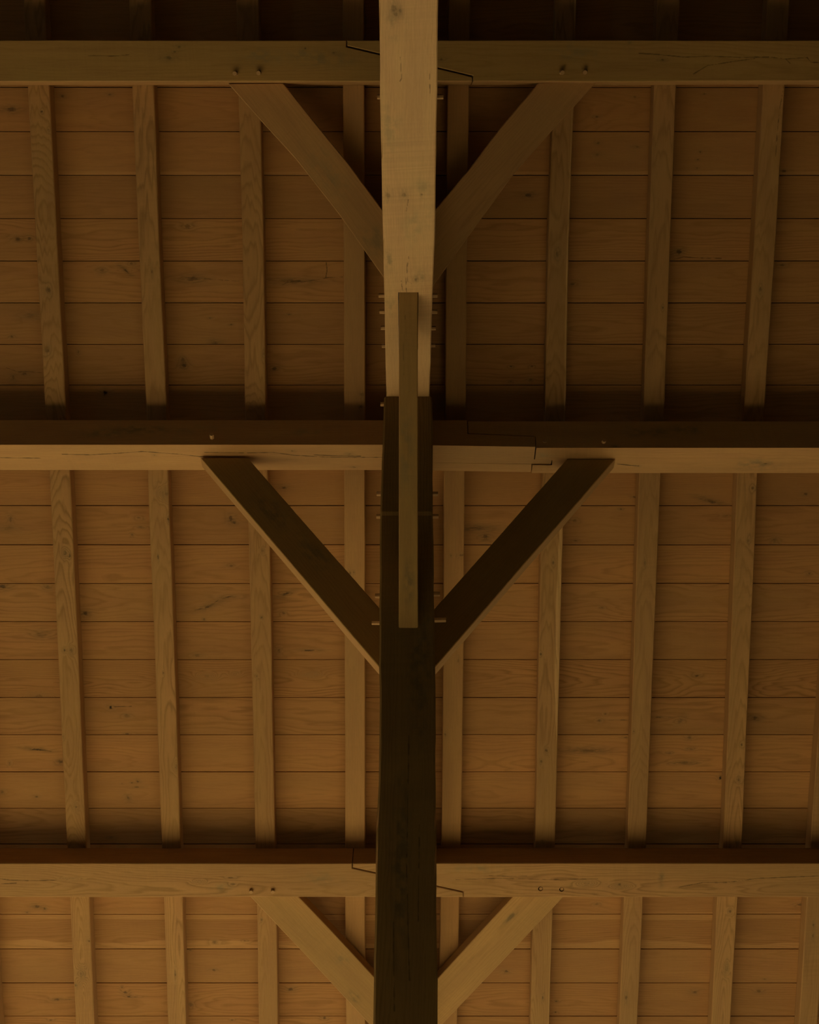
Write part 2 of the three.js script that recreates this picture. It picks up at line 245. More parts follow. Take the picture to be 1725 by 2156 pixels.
// knots seen on the boards: [pixel x, pixel y, half length m, half height m, darkness, options]
const BOARD_KNOTS = [
  [24, 230, .020, .010, .55, { halo: .5 }], [132, 203, .008, .006, .6], [231, 199, .006, .004, .5], [395, 476, .016, .010, .5], [38, 503, .014, .009, .6, { halo: .5 }], [62, 502, .010, .008, .65], [215, 569, .010, .008, .3], [265, 570, .018, .005, .7, { ang: -0.7, halo: .5 }], [277, 555, .010, .007, .5],
  [405, 587, .028, .011, .5, { halo: .55 }], [620, 592, .045, .009, .35, { halo: .5 }], [453, 724, .014, .012, .45, { halo: .45 }], [442, 670, .005, .003, .6], [487, 683, .006, .003, .6], [609, 662, .005, .003, .6], [577, 776, .012, .010, .7, { halo: .45 }], [388, 770, .012, .012, .75, { halo: .5 }], [385, 757, .008, .012, .4],
  [222, 827, .011, .011, .93, { hole: 1, halo: .3 }], [52, 787, .012, .006, .5], [28, 795, .006, .012, .4], [25, 708, .006, .006, .5], [65, 665, .02, .012, .2], [165, 741, .004, .010, .45], [598, 1027, .012, .008, .6, { halo: .4 }], [486, 1092, .009, .014, .6, { halo: .45 }], [494, 1100, .010, .007, .6],
  [22, 1093, .006, .014, .4], [16, 1112, .022, .010, .2], [292, 1090, .010, .006, .45], [296, 1110, .012, .005, .3], [278, 1126, .004, .006, .5], [487, 1191, .010, .005, .55], [5, 1234, .018, .012, .7, { halo: .5 }], [100, 1236, .010, .010, .35], [180, 1291, .013, .010, .75, { halo: .5 }], [88, 1336, .022, .014, .2, { halo: .4 }],
  [440, 1276, .03, .008, .35, { halo: .45, ang: .4 }], [485, 1257, .03, .006, .25], [430, 1304, .004, .008, .45], [602, 1250, .018, .006, .6, { halo: .5, ang: .35 }], [597, 1290, .008, .008, .35], [415, 1380, .014, .008, .35], [588, 1370, .006, .012, .4], [650, 1369, .026, .004, .8, { halo: .35 }],
  [233, 1489, .009, .009, .97, { hole: 1, halo: .3 }], [267, 1507, .010, .007, .3], [268, 1545, .010, .004, .7], [78, 1578, .030, .005, .8, { halo: .6, ang: -.1 }], [128, 1604, .012, .010, .6, { halo: .5 }], [20, 1607, .004, .008, .5], [77, 1677, .007, .005, .6], [290, 1645, .006, .006, .65], [288, 1657, .012, .004, .55], [270, 1679, .007, .014, .45, { ang: .6 }], [257, 1650, .003, .003, .6], [278, 1648, .004, .003, .6], [4, 1667, .008, .008, .4], [235, 1763, .012, .005, .25],
  [78, 1908, .014, .008, .55, { halo: .45 }], [94, 1913, .005, .008, .5], [57, 1921, .006, .004, .4], [120, 2104, .014, .007, .55], [140, 2104, .02, .003, .3], [264, 2089, .010, .008, .65], [272, 2098, .008, .006, .7], [285, 2099, .012, .003, .4], [257, 2078, .004, .005, .5], [450, 2042, .011, .006, .6], [452, 1984, .010, .008, .6], [400, 2001, .005, .004, .6], [612, 2082, .014, .010, .6], [684, 2143, .010, .008, .65], [672, 2033, .008, .010, .55], [516, 1981, .008, .004, .4], [402, 2116, .008, .012, .3], [107, 2148, .008, .004, .5], [489, 2148, .005, .004, .5],
  [1113, 411, .015, .008, .7, { halo: .45 }], [1257, 246, .008, .004, .6], [1260, 301, .006, .005, .5], [1258, 326, .008, .006, .4], [1337, 204, .005, .004, .5], [1483, 198, .005, .004, .5], [1475, 320, .005, .004, .6], [1470, 336, .004, .003, .5], [1468, 354, .004, .003, .5], [1650, 360, .012, .006, .7], [1646, 370, .012, .005, .6], [1342, 309, .008, .004, .4], [1430, 530, .014, .011, .75, { halo: .45, ang: .4 }], [1206, 598, .012, .007, .55], [1076, 771, .006, .004, .6], [1120, 771, .006, .004, .65], [1076, 803, .006, .004, .6], [1118, 800, .008, .005, .6], [1648, 558, .01, .005, .4],
  [1006, 1112, .04, .010, .3, { halo: .5 }], [1022, 1130, .012, .012, .5, { halo: .5 }], [1497, 1055, .030, .007, .5, { halo: .55, ang: -.3 }], [1338, 1047, .012, .004, .6, { ang: -.3 }], [1308, 1072, .006, .004, .5], [1212, 1138, .008, .004, .45], [1210, 1096, .010, .008, .35], [1697, 1040, .008, .007, .6], [1530, 1086, .010, .006, .4], [1632, 1138, .010, .012, .3], [1705, 1207, .008, .006, .5], [1467, 1423, .011, .007, .6, { halo: .35 }], [1262, 1517, .007, .006, .5], [1275, 1503, .005, .004, .5], [1312, 1516, .020, .002, .7], [1386, 1510, .020, .003, .7], [1432, 1518, .014, .010, .35, { ang: .8 }], [1590, 1512, .014, .009, .7, { halo: .55 }], [1318, 1552, .010, .004, .5], [1236, 1580, .045, .010, .3, { halo: .5, bend: 3 }], [1410, 1585, .010, .005, .3], [1452, 1553, .010, .008, .4], [1455, 1577, .012, .005, .35], [1440, 1606, .030, .007, .35, { halo: .5, bend: 3 }], [1517, 1638, .006, .010, .95, { hole: 1 }], [1268, 1279, .006, .004, .4],
  [1257, 1903, .008, .006, .3], [1685, 1905, .014, .008, .55], [1172, 2108, .006, .005, .6], [1170, 2131, .005, .004, .6], [1463, 2089, .010, .009, .45], [1598, 2087, .010, .008, .4], [1066, 2045, .012, .007, .6], [1610, 2061, .006, .003, .4], [652, 1420, .02, .008, .05, { halo: .05, bend: 7 }], [435, 1424, .02, .010, .08, { halo: .05, bend: 6 }], [495, 1420, .012, .008, .05, { halo: .05, bend: 4 }], [82, 1466, .02, .012, .35, { halo: .2, bend: 9 }], [1560, 1700, .01, .004, .1],
];
const BOARD_CRACKS = [
  [[13, 774], [38, 783], [60, 782], [90, 785]], [[594, 600], [612, 592], [640, 593], [672, 588], [692, 584], [722, 583]], [[686, 585], [689, 568], [687, 552]], [[410, 1285], [440, 1277], [462, 1262], [490, 1254]], [[240, 1488], [278, 1487]], [[1418, 546], [1440, 541], [1475, 543], [1520, 544]], [[64, 1578], [84, 1578], [108, 1582]], [[430, 586], [470, 590], [510, 592]],
];
const boardLook = {};                                     // boards with a look of their own, by the pixel row of their middle
for (const [y, o] of [[323, { sap: [[359, -1, 2.5, 1.2, .55]], grain: .07 }], [1428, { grain: .32, ring: .0085, c: .5, d: .02, slope: .02, wave: .03, tone: -.02 }], [1962, { grain: .24, sap: [[1937, 1, 3, 1.5, .8], [1984, -1, 7, 2.6, .95]], tone: -.08 }], [1586, { grain: .16, sap: [[1550, 1, 1.2, 1.6, .6]] }], [2033, { tone: -.05, grain: .12 }], [1189, { tone: .04 }], [1268, { tone: .05 }], [414, { tone: -.1 }], [1348, { tone: -.02 }], [681, { tone: -.08, grain: .2 }], [1888, { grain: .13, sap: [[1921, -1, 2, 1.5, .5]] }]]) boardLook[y] = o;
const ceiling = new THREE.Group(); ceiling.name = 'ceiling'; ceiling.userData = { kind: 'structure' }; ceiling.position.copy(ROOF_O); ceiling.quaternion.copy(ROOF_Q); scene.add(ceiling);
const rowSpecs = [];
{
  const r = rng(4);
  for (let i = 0; i + 1 < edges.length; i++) {
    const hi = edges[i], lo = edges[i + 1], w = hi - lo, inPic = lo < 1.05 && hi > -4.1;
    let spec;
    if (inPic && rowSpecs.filter(Boolean).length < 30) {
      const n = rowSpecs.filter(Boolean).length, sh = boardSheet[n < 15 ? 0 : 1];
      spec = { base: OAK_BOARD, w, seed: 300 + i, x0: -2.2, y0: lo, grain: 0.08 + 0.16 * r(), slope: (r() - .5) * .05, wave: .008 + .014 * r(), d: .02 + .12 * r(), ring: .008 + .005 * r(), knots: [], cracks: [], saw: 0.012 };
      for (const [y, o] of Object.entries(boardLook)) { const s = roofPx(CX, +y, ZB)[1]; if (s < hi && s > lo) { Object.assign(spec, o); if (o.sap) spec.sap = o.sap.map(([yy, side, amp, f, k]) => ({ y: roofPx(CX, yy, ZB)[1], side, amp: amp * 0.0022, f, k })); } }
      for (const [px, py, a, b, dark, o] of BOARD_KNOTS) { const [x, s] = roofPx(px, py, ZB); if (s < hi && s > lo) spec.knots.push({ x, y: s, a, b, dark, ...o }); }
      for (const pts of BOARD_CRACKS) { const q = pts.map(([px, py]) => roofPx(px, py, ZB)); if (q[0][1] < hi && q[0][1] > lo) spec.cracks.push({ pts: q, w: 0.0018, dark: 0.6 }); }
      sh.add(spec); rowSpecs.push(spec);
    } else { const src = boardSheet[0].specs.length ? rowSpecs[(i * 7) % rowSpecs.length] : null; spec = src ? { ...src, y0: lo, x0: -2.2 + r() } : null; }
    // each row is two boards that meet above the post, or behind a rafter
    for (const [x0, x1] of [[-SIDE_X, -0.006], [-0.003, SIDE_X]]) {
      const sp = spec ?? { __late: true }, geoAt = () => {
        const q = r, jig = (q() - 0.5) * 0.0012, z0 = ZB - BOARD_T + (q() - 0.5) * 0.002;
        const g = extrude([[x0, lo + 0.0014 + jig], [x1, lo + 0.0014 - jig], [x1, hi - 0.0014 + jig], [x0, hi - 0.0014 - jig]], BOARD_T, 0.0012); g.translate(0, 0, z0); return g;
      };
      const g = geoAt(); pending(g, sp, lo);
    }
  }
}
function pending(g, sp, lo) { (pending.list ??= []).push([g, sp, lo]); }
for (const [g, sp0, lo] of pending.list) {
  const sp = sp0.__late ? { ...rowSpecs[Math.abs(Math.round(lo * 37)) % rowSpecs.length], y0: lo } : sp0;
  const geo = boxUV(g, { z: sp, y: sp, x: sp }); mesh('board', geo, boardMat[boardSheet.indexOf(sp.sheet)], ceiling);
}

// ───────────────────────── common rafters
const genericSide = beamStrip({ grain: 0.12, w: 0.1, base: OAK_BEAM }, 1);
const RAFTERS = [ // [label, pixel stations [y, left edge, right edge], look]
  ['oak rafter furthest along on the side of the grey-stained purlin, only its edge showing', [[180, -168, -122], [2156, -40, -1]], { grain: .12 }],
  ['fourth oak rafter out from the post, boldly figured grain all along its lower half', [[180, 58.2, 103.3], [500, 75.5, 119.7], [883, 96.4, 139.8], [993, 104, 147.5], [1480, 126.8, 169], [1782, 141, 181], [1890, 147.2, 187.5], [2156, 160, 198.5]], { grain: .34, ring: .0062, c: .5, d: .004, slope: .055, wave: .03, knots: [[88, 235, .005, .005, .8], [102, 273, .005, .004, .5], [102, 610, .014, .012, .5], [100, 737, .012, .010, .45], [137, 1164, .012, .010, .35, 4], [147, 1170, .009, .005, .6], [136, 1369, .006, .005, .7, 4], [150, 1369, .010, .008, .3, 5], [131, 1551, .006, .006, .75], [161, 1699, .008, .007, .5, 6], [188, 1981, .006, .006, .7], [172, 2050, .016, .014, .15, 6], [158, 2075, .006, .012, .4]] }],
  ['third oak rafter out from the post, crossing below the long split in the arcade plate', [[180, 278, 324.5], [500, 291.6, 334.7], [883, 308.7, 352], [993, 311, 354], [1480, 329.8, 371], [1782, 341, 380.6], [1890, 345, 384.4], [2156, 354, 392]], { grain: .26, ring: .0085, c: .4, d: .006, slope: .04, wave: .02, knots: [[320, 571, .012, .003, .6], [349, 1040, .014, .02, .12, 6], [354, 1093, .006, .005, .5], [333, 1173, .012, .003, .6], [344, 1417, .006, .003, .5], [372, 1614, .012, .010, .3, 4], [369, 2052, .022, .003, .8], [355, 1094, .006, .004, .5]] }],
  ['second oak rafter out from the post, straight sawn, behind the curved wind brace', [[180, 502, 548], [500, 510.8, 555.1], [885, 516.5, 560], [1105, 523, 567.5], [1560, 533.4, 575], [1920, 541.7, 582.5], [2156, 545, 585]], { grain: .24, ring: .008, c: .6, d: .006, slope: .04, wave: .02, knots: [[556, 745, .012, .006, .35], [551, 1300, .005, .005, .6], [541, 1423, .005, .005, .5], [551, 1937, .006, .005, .4], [553, 1160, .006, .006, .3, 4]] }],
  ['oak rafter right beside the post, knot near its foot above the arcade plate', [[180, 722, 767], [700, 724.4, 768.8], [993, 724.8, 768.6], [1500, 726.4, 768.6], [1890, 727.2, 769], [2156, 729, 769.5]], { grain: .07, knots: [[760, 856, .010, .012, .6], [763, 830, .008, .012, .3], [737, 1206, .008, .005, .5], [745, 1205, .004, .003, .5]] }],
  ['oak rafter right beside the post, next to the stepped scarf in the arcade plate', [[180, 942.6, 988.6], [600, 939, 983], [885, 937.7, 981.3], [993, 935, 978.7], [1440, 933, 976], [1780, 930.3, 970.6], [1890, 927.7, 968], [2156, 924, 963]], { grain: .08, knots: [[950, 1169, .004, .003, .6], [973, 1169, .005, .012, .5], [985, 790, .012, .006, .5], [938, 1547, .008, .006, .5], [965, 1391, .008, .006, .35]] }],
  ['second oak rafter out from the post, pale wavy waney edge below the dark brace', [[180, 1165.5, 1210], [500, 1154.8, 1198.8], [885, 1147.9, 1191], [1120, 1139.5, 1186], [1450, 1134, 1178], [1780, 1127.2, 1168.6], [1955, 1121.7, 1162.7], [2156, 1117, 1157]], { grain: .26, ring: .0085, c: .7, d: .006, slope: .04, wave: .02, sapR: 1, knots: [[1174, 535, .016, .010, .4], [1165, 1186, .012, .005, .5], [1139, 1377, .005, .005, .6], [1151, 1580, .008, .007, .65, 3], [1140, 1603, .007, .006, .5], [1143, 1770, .006, .006, .4], [1143, 2101, .010, .004, .5]] }],
  ['third oak rafter out from the post, behind the far end of the dark post brace', [[180, 1378, 1424.5], [505, 1367, 1412], [885, 1355, 1398.5], [998, 1346.6, 1391.4], [1780, 1322, 1361], [1890, 1313.8, 1354.7], [2156, 1304.7, 1342]], { grain: .2, ring: .0085, c: .5, d: .006, slope: .045, wave: .02, knots: [[1396, 648, .005, .004, .6], [1335, 1540, .004, .003, .5], [1319, 2100, .012, .006, .4], [1358, 1185, .01, .004, .3]] }],
  ['fourth oak rafter out from the post, thin curved split at its upper end', [[180, 1607, 1653.3], [505, 1589, 1634.8], [885, 1566, 1608.6], [998, 1553, 1596], [1780, 1524, 1562.5], [1890, 1511, 1554], [2156, 1498.5, 1538]], { grain: .24, ring: .0085, c: .5, d: .006, slope: .045, wave: .02, knots: [[1602, 609, .012, .006, .5], [1586, 1027, .008, .008, .5], [1576, 1138, .012, .006, .35], [1562, 1568, .006, .005, .6], [1556, 1642, .008, .006, .5, 3], [1538, 1919, .008, .007, .55, 4], [1530, 2040, .016, .008, .1, 5]], cracks: [[[1651, 180], [1642, 230], [1637, 280], [1634, 330]]] }],
  ['fifth oak rafter out from the post, cut marks across it under the lowest purlin', [[180, 1826, 1873], [1700, 1712, 1753], [1890, 1700, 1741], [2156, 1683, 1722]], { grain: .14, saw: .1, knots: [[1713, 1948, .008, .005, .5], [1712, 1970, .01, .006, .4]] }],
];
const RAFTER_TOP = S_RIDGE - 0.05, RAFTER_END = sAtZ(FAR_Z) + 0.16;
const RAFTER_Q = basis(UPSLOPE, V(-1, 0, 0), N_IN);       // local x up the slope, y to the left, z into the room
RAFTERS.forEach(([label, px, look], i) => {
  const list = px.map(([y, l, r]) => { const [xl, s] = roofPx(l, y, 0), [xr] = roofPx(r, y, 0); return [s, -xr, -xl, -RAFTER_H, 0]; }).sort((a, b) => a[0] - b[0]);
  const ext = (A, B, s) => { const t = (s - A[0]) / (B[0] - A[0]); return [s, A[1] + (B[1] - A[1]) * t, A[2] + (B[2] - A[2]) * t, -RAFTER_H, 0]; };
  const first = list[0], last = list[list.length - 1], lo = ext(last, first, RAFTER_END), hi = ext(first, last, RAFTER_TOP);
  const all = [lo, ...list, hi], ys = all.flatMap((a) => [a[1], a[2]]), y0 = Math.min(...ys) - 0.006, span = Math.max(...ys) - y0 + 0.01;
  const loc = ([x, y]) => { const [xx, s] = roofPx(x, y, 0); return [s, -xx]; };
  // the strip follows the rafter, which lies a little askew: strip y is measured from the rafter's own lower edge
  const mid = (s) => { let k = 0; while (k < all.length - 2 && all[k + 1][0] < s) k++; const A = all[k], B = all[k + 1], t = (s - A[0]) / (B[0] - A[0]); return A[1] + (B[1] - A[1]) * t; };
  const kn = (look.knots ?? []).map(([px_, py_, a, b, dark, bend]) => { const [x, y] = loc([px_, py_]); return { x, y: y - mid(x) + 0.01, a, b, dark, halo: 0.25, bend: bend ?? 1.6 }; });
  const cr = (look.cracks ?? []).map((c) => ({ pts: c.map((p) => { const [x, y] = loc(p); return [x, y - mid(x) + 0.01]; }), w: 0.0018, dark: 0.6 }));
  const strip = beamStrip({ w: 0.11, x0: -4.05, y0: 0, saw: 0.03, ...look, knots: kn, cracks: cr, sap: look.sapR ? [{ y: 0.024, side: -1, amp: 0.016, f: 1.3, k: 1.15 }] : undefined }, i < 6 ? 0 : 1);
  const g = fixWinding(timber(stations(all, 0.14, 0.0016, i + 1), 0.0035)), p = g.attributes.position;
  const straight = g.clone(), q = straight.attributes.position; for (let k = 0; k < q.count; k++) q.setY(k, q.getY(k) - mid(q.getX(k)) + 0.01);
  const u = boxUV(straight, { z: strip, y: genericSide, x: genericSide }); g.setAttribute('uv', u.attributes.uv); g.computeVertexNormals();
  const yb = (lo[1] + lo[2]) / 2; shifted(g, RAFTER_END, yb, -RAFTER_H);
  const o = thing('rafter', label, 'rafter', roofWorld(-yb, RAFTER_END, -RAFTER_H), RAFTER_Q, 'common rafters under the boarding');
  mesh('timber', g, beamMat[beamSheet.indexOf(strip.sheet)], o);
});

// ───────────────────────── purlins, each of two timbers scarfed together over the truss
const PURLIN_B = 0.168;
function purlinPair(topY, botY, seams, pegsL, pegsR, labels, looks, name, group, refZ = PURLIN_B) {
  const sT = roofPx(CX, topY, refZ)[1], sB = roofPx(CX, botY, refZ)[1], gap = 0.0021;
  const P = seams.map(([x, y]) => { const [a, b] = roofPx(x, y, refZ); return [a, Math.min(sT, Math.max(sB, b))]; }); P[0][1] = sT; P[P.length - 1][1] = sB;
  const left = [[-SIDE_X, sB], ...P.slice().reverse().map(([x, y]) => [x - gap, y - (y > sB + 0.001 && y < sT - 0.001 ? gap : 0)]), [-SIDE_X, sT]];
  const right = [[SIDE_X, sT], ...P.map(([x, y]) => [x + gap, y + (y > sB + 0.001 && y < sT - 0.001 ? gap : 0)]), [SIDE_X, sB]];
  [left, right].forEach((pts, k) => {
    const look = looks[k], conv = (a) => roofPx(a[0], a[1], refZ);
    const strip = beamStrip({ w: sT - sB, x0: -2.5, y0: sB - 0.004, saw: 0.03, ...look, knots: (look.knots ?? []).map(([x, y, a, b, dark, o]) => { const [X, Y] = conv([x, y]); return { x: X, y: Y, a, b, dark, ...o }; }), stains: (look.stains ?? []).map(([x, y, a, b, dark]) => { const [X, Y] = conv([x, y]); return { x: X, y: Y, a, b, dark }; }), cracks: (look.cracks ?? []).map((c) => ({ pts: c.map(conv), w: 0.0026, dark: 0.6 })) }, k);
    const g = boxUV(extrude(wobble(pts, 0.3, 0.0012, seedNo), refZ - 0.002, 0.003), { z: strip, y: genericSide, x: genericSide }), holes = (k ? pegsR : pegsL).filter((q) => q[2] < 0), bx = k ? pts[1][0] : -SIDE_X; const bored = holes.length ? cut(g, holes.map(([x, y]) => { const [X, Y] = roofPx(x, y, refZ), c = new THREE.CylinderGeometry(0.0115, 0.0115, 0.06, 14).toNonIndexed(); c.rotateX(Math.PI / 2); c.translate(X, Y, refZ); return c; })) : g; shifted(bored, bx, sB, 0);
    const o = thing(name, labels[k], 'purlin', roofWorld(bx, sB, 0.002), ROOF_Q, group); mesh('timber', bored, beamMat[k], o);
    for (const [x, y, len] of holes) { const [X, Y] = roofPx(x, y, refZ); peg(o, V(X - bx, Y - sB, refZ - 0.05), V(0.03, -0.03, 1).normalize(), 0.05 + len, 0.9); }
    for (const [x, y, len] of k ? pegsR : pegsL) if (len > 0) { const [X, Y] = roofPx(x, y, refZ); peg(o, V(X - bx, Y - sB, refZ - 0.012), V((pegNo % 3 - 1) * 0.1, -0.12, 1).normalize(), 0.012 + len); }
  });
}
purlinPair(84.5, 171.3, [[730.5, 84], [730.5, 97.5], [862, 128.5], [995.5, 160.5], [995.5, 172]], [[497, 154, .02], [545.5, 153, .02]], [[1182, 152, .02], [1232.5, 151.5, .022]],
  ['uppermost oak purlin length with grey stain beside the tie beam', 'uppermost oak purlin length with a long ragged split along its face'],
  [{ base: [0.37, 0.235, 0.082], grain: .1, knots: [[355, 122, .014, .008, .45], [368, 109, .005, .004, .6], [377, 99, .009, .006, .5], [643, 102, .004, .004, .9], [703, 111, .006, .004, .5]], stains: [[690, 125, .12, .03, .18], [640, 115, .06, .02, .12], [550, 120, .08, .03, .1]], cracks: [[[185, 117], [240, 118], [272, 115]]] },
    { base: [0.37, 0.235, 0.082], grain: .12, knots: [[930, 125, .008, .005, .4], [1396, 126, .006, .004, .5], [1396, 126, .01, .005, .3]], stains: [[1326, 97, .01, .02, .3], [1210, 110, .10, .03, .1]], cracks: [[[1345, 112], [1390, 115], [1440, 120], [1500, 118], [1560, 121], [1620, 120], [1655, 124], [1665, 134]], [[1655, 124], [1700, 121], [1708, 131], [1740, 132]], [[1460, 156], [1490, 138], [1540, 130], [1590, 123]]] }],
  'purlin', 'purlins at the top of the picture above the tie beam');
purlinPair(1818, 1889, [[742, 1817], [742, 1827.5], [862, 1853.5], [976, 1878.3], [976, 1890]], [[529.5, 1873.5, .016], [574, 1873.5, .016]], [[1138.5, 1871.5, -.006], [1183, 1873, -.009]],
  ['lowest oak purlin length with bold wavy grain and two pegs, below the arcade plate', 'lowest oak purlin length with a forked split, below the arcade plate, its pegs recessed'],
  [{ grain: .28, ring: .010, d: .004, slope: .035, wave: .02, c: .45, knots: [[486, 1848, .012, .004, .5], [490, 1862, .008, .005, .3], [420, 1857, .012, .006, .08, { bend: 5, halo: .1 }], [150, 1850, .02, .004, .05, { bend: 4, halo: .1 }]], stains: [[470, 1868, .04, .02, .15], [680, 1850, .08, .025, .12]], cracks: [[[0, 1850], [20, 1853], [60, 1854], [120, 1853]], [[0, 1861], [35, 1859]]] },
    { grain: .28, ring: .010, d: .18, slope: -.035, wave: .02, c: .42, knots: [[1305, 1862, .008, .006, .6], [1310, 1866, .02, .008, .05, { bend: 6, halo: .1 }], [1236, 1860, .02, .008, .05, { bend: 5, halo: .1 }]], stains: [[1393, 1852, .012, .03, .4], [1000, 1830, .1, .02, .08]], cracks: [[[1430, 1868], [1480, 1858], [1530, 1858], [1600, 1849], [1725, 1844]], [[960, 1852], [1060, 1849], [1160, 1852], [1260, 1850]], [[1030, 1843], [1070, 1845], [1110, 1844]]] }],
  'purlin', 'purlins at the foot of the picture below the arcade plate');

// ───────────────────────── arcade plate (the middle beam): front face upright, underside level
const plateTopFront = onPlane(CX, 886.5, N_OUT, ROOF_O.dot(N_OUT) - 0.092);
const PL_Z = plateTopFront.z, PL_TOP = plateTopFront.y, PL_BOT = onZ(CX, 940, PL_Z).y, PL_BACK = onY(CX, 993, PL_BOT).z, PL_D = PL_Z - PL_BACK;
{
  const H = PL_TOP - PL_BOT, fx = (x, y) => onZ(x, y, PL_Z), ux = (x, y) => onY(x, y, PL_BOT), gap = 0.0024;
  const xa = fx(985, 900).x, ya = fx(985, 912.5).y, yb = fx(1128, 918.5).y, xb = fx(1128, 930).x;
  const tongue = ux(1162, 971).x, d1 = PL_Z - ux(1140, 966.5).z, d2 = PL_Z - ux(1140, 976.5).z;   // a small bridle tongue under the plate
  const topL = fx(CX, 884.8).y, botL = fx(CX, 936.5).y, botLe = fx(CX, 941).y, topR = fx(CX, 887.3).y, botR = fx(CX, 943).y;   // the two timbers differ by a few millimetres
  const L = (x1) => [[-SIDE_X, botL], [xa - 0.3, botL], [x1 - gap, botLe], [x1 - gap, yb - gap + (x1 - xb) * 0.02], [xa - gap, ya - gap], [xa - gap, topL], [-SIDE_X, topL]];
  const R = (x1) => [[x1 + gap, botR], [SIDE_X, botR], [SIDE_X, topR], [xa + gap, topR], [xa + gap, ya + gap], [x1 + gap, yb + gap + (x1 - xb) * 0.02]];
  const layer = (pts, from, to) => { const g = extrude(pts, to - from, 0); g.translate(0, 0, -to); return g; };
  const under = (o) => ({ x0: -2.5, saw: 0.03, w: PL_D, y0: 0, ...o, knots: (o.knots ?? []).map(([x, y, a, b, dark]) => { const p = ux(x, y); return { x: p.x, y: p.z - PL_BACK + 0.004, a, b, dark }; }), stains: (o.stains ?? []).map(([x, y, a, b, dark]) => { const p = ux(x, y); return { x: p.x, y: p.z - PL_BACK + 0.004, a, b, dark }; }), cracks: (o.cracks ?? []).map((c) => ({ w: .0032, dark: .75, pts: c.map(([x, y]) => { const p = ux(x, y); return [p.x, p.z - PL_BACK + 0.004]; }) })) });
  const front = (o) => ({ x0: -2.5, saw: 0.03, w: H, y0: PL_BOT - 0.004, ...o, stains: (o.stains ?? []).map(([x, y, a, b, dark]) => { const p = fx(x, y); return { x: p.x, y: p.y, a, b, dark }; }) });
  const sides = [
    ['oak arcade plate length with long splits along its lit underside', L, beamStrip(front({ grain: .08, stains: [[300, 905, .12, .02, .35], [215, 912, .1, .02, .2], [410, 905, .1, .02, .15], [645, 910, .06, .02, .15]] }), 0), beamStrip(under({ grain: .08, cracks: [[[0, 967], [85, 968]], [[130, 960], [190, 961], [245, 958], [300, 954], [380, 960], [430, 966]], [[430, 956], [520, 957], [575, 956], [620, 962], [690, 966], [805, 966.5]], [[660, 961], [700, 963], [760, 964]]], knots: [[615, 953, .006, .005, .5], [736, 960, .008, .008, .3], [745, 987, .012, .004, .5], [325, 962, .004, .004, .5]] }), 0)],
    ['oak arcade plate length with stepped scarf and grey patch on its underside', R, beamStrip(front({ grain: .08, stains: [[1370, 910, .1, .025, .3], [1450, 905, .07, .02, .3], [1295, 938, .02, .008, .4]] }), 1), beamStrip(under({ grain: .1, stains: [[1590, 975, .08, .04, .28], [1140, 960, .05, .03, .08]], knots: [[1612, 973, .010, .005, .6], [1344, 978, .005, .004, .6]], cracks: [[[1300, 974], [1330, 977], [1345, 978]]] }), 1)],
  ];
  sides.forEach(([label, out, fs, us], k) => {
    const g = mergeGeometries([layer(out(xb), 0, d1), layer(out(tongue), d1, d2), layer(out(xb - 0.008), d2, PL_D)]);
    const uvd = boxUV(g, { z: fs, y: us, x: genericSide }), bx = k ? xa : -SIDE_X; shifted(uvd, bx, PL_BOT, 0);
    const o = thing('arcade_plate', label, 'beam', V(bx, PL_BOT, PL_Z), null, 'arcade plate timbers');
    mesh('timber', uvd, beamMat[k], o);
    for (const [x, y, len] of k ? [[1147, 928.5, .004], [1271, 930.5, .016]] : [[446.5, 921.5, .03]]) { const p = onZ(x, y, PL_Z); peg(o, V(p.x - bx, p.y - PL_BOT, -0.012), V(0.05, -0.1, 1).normalize(), 0.012 + len); }
  });
}

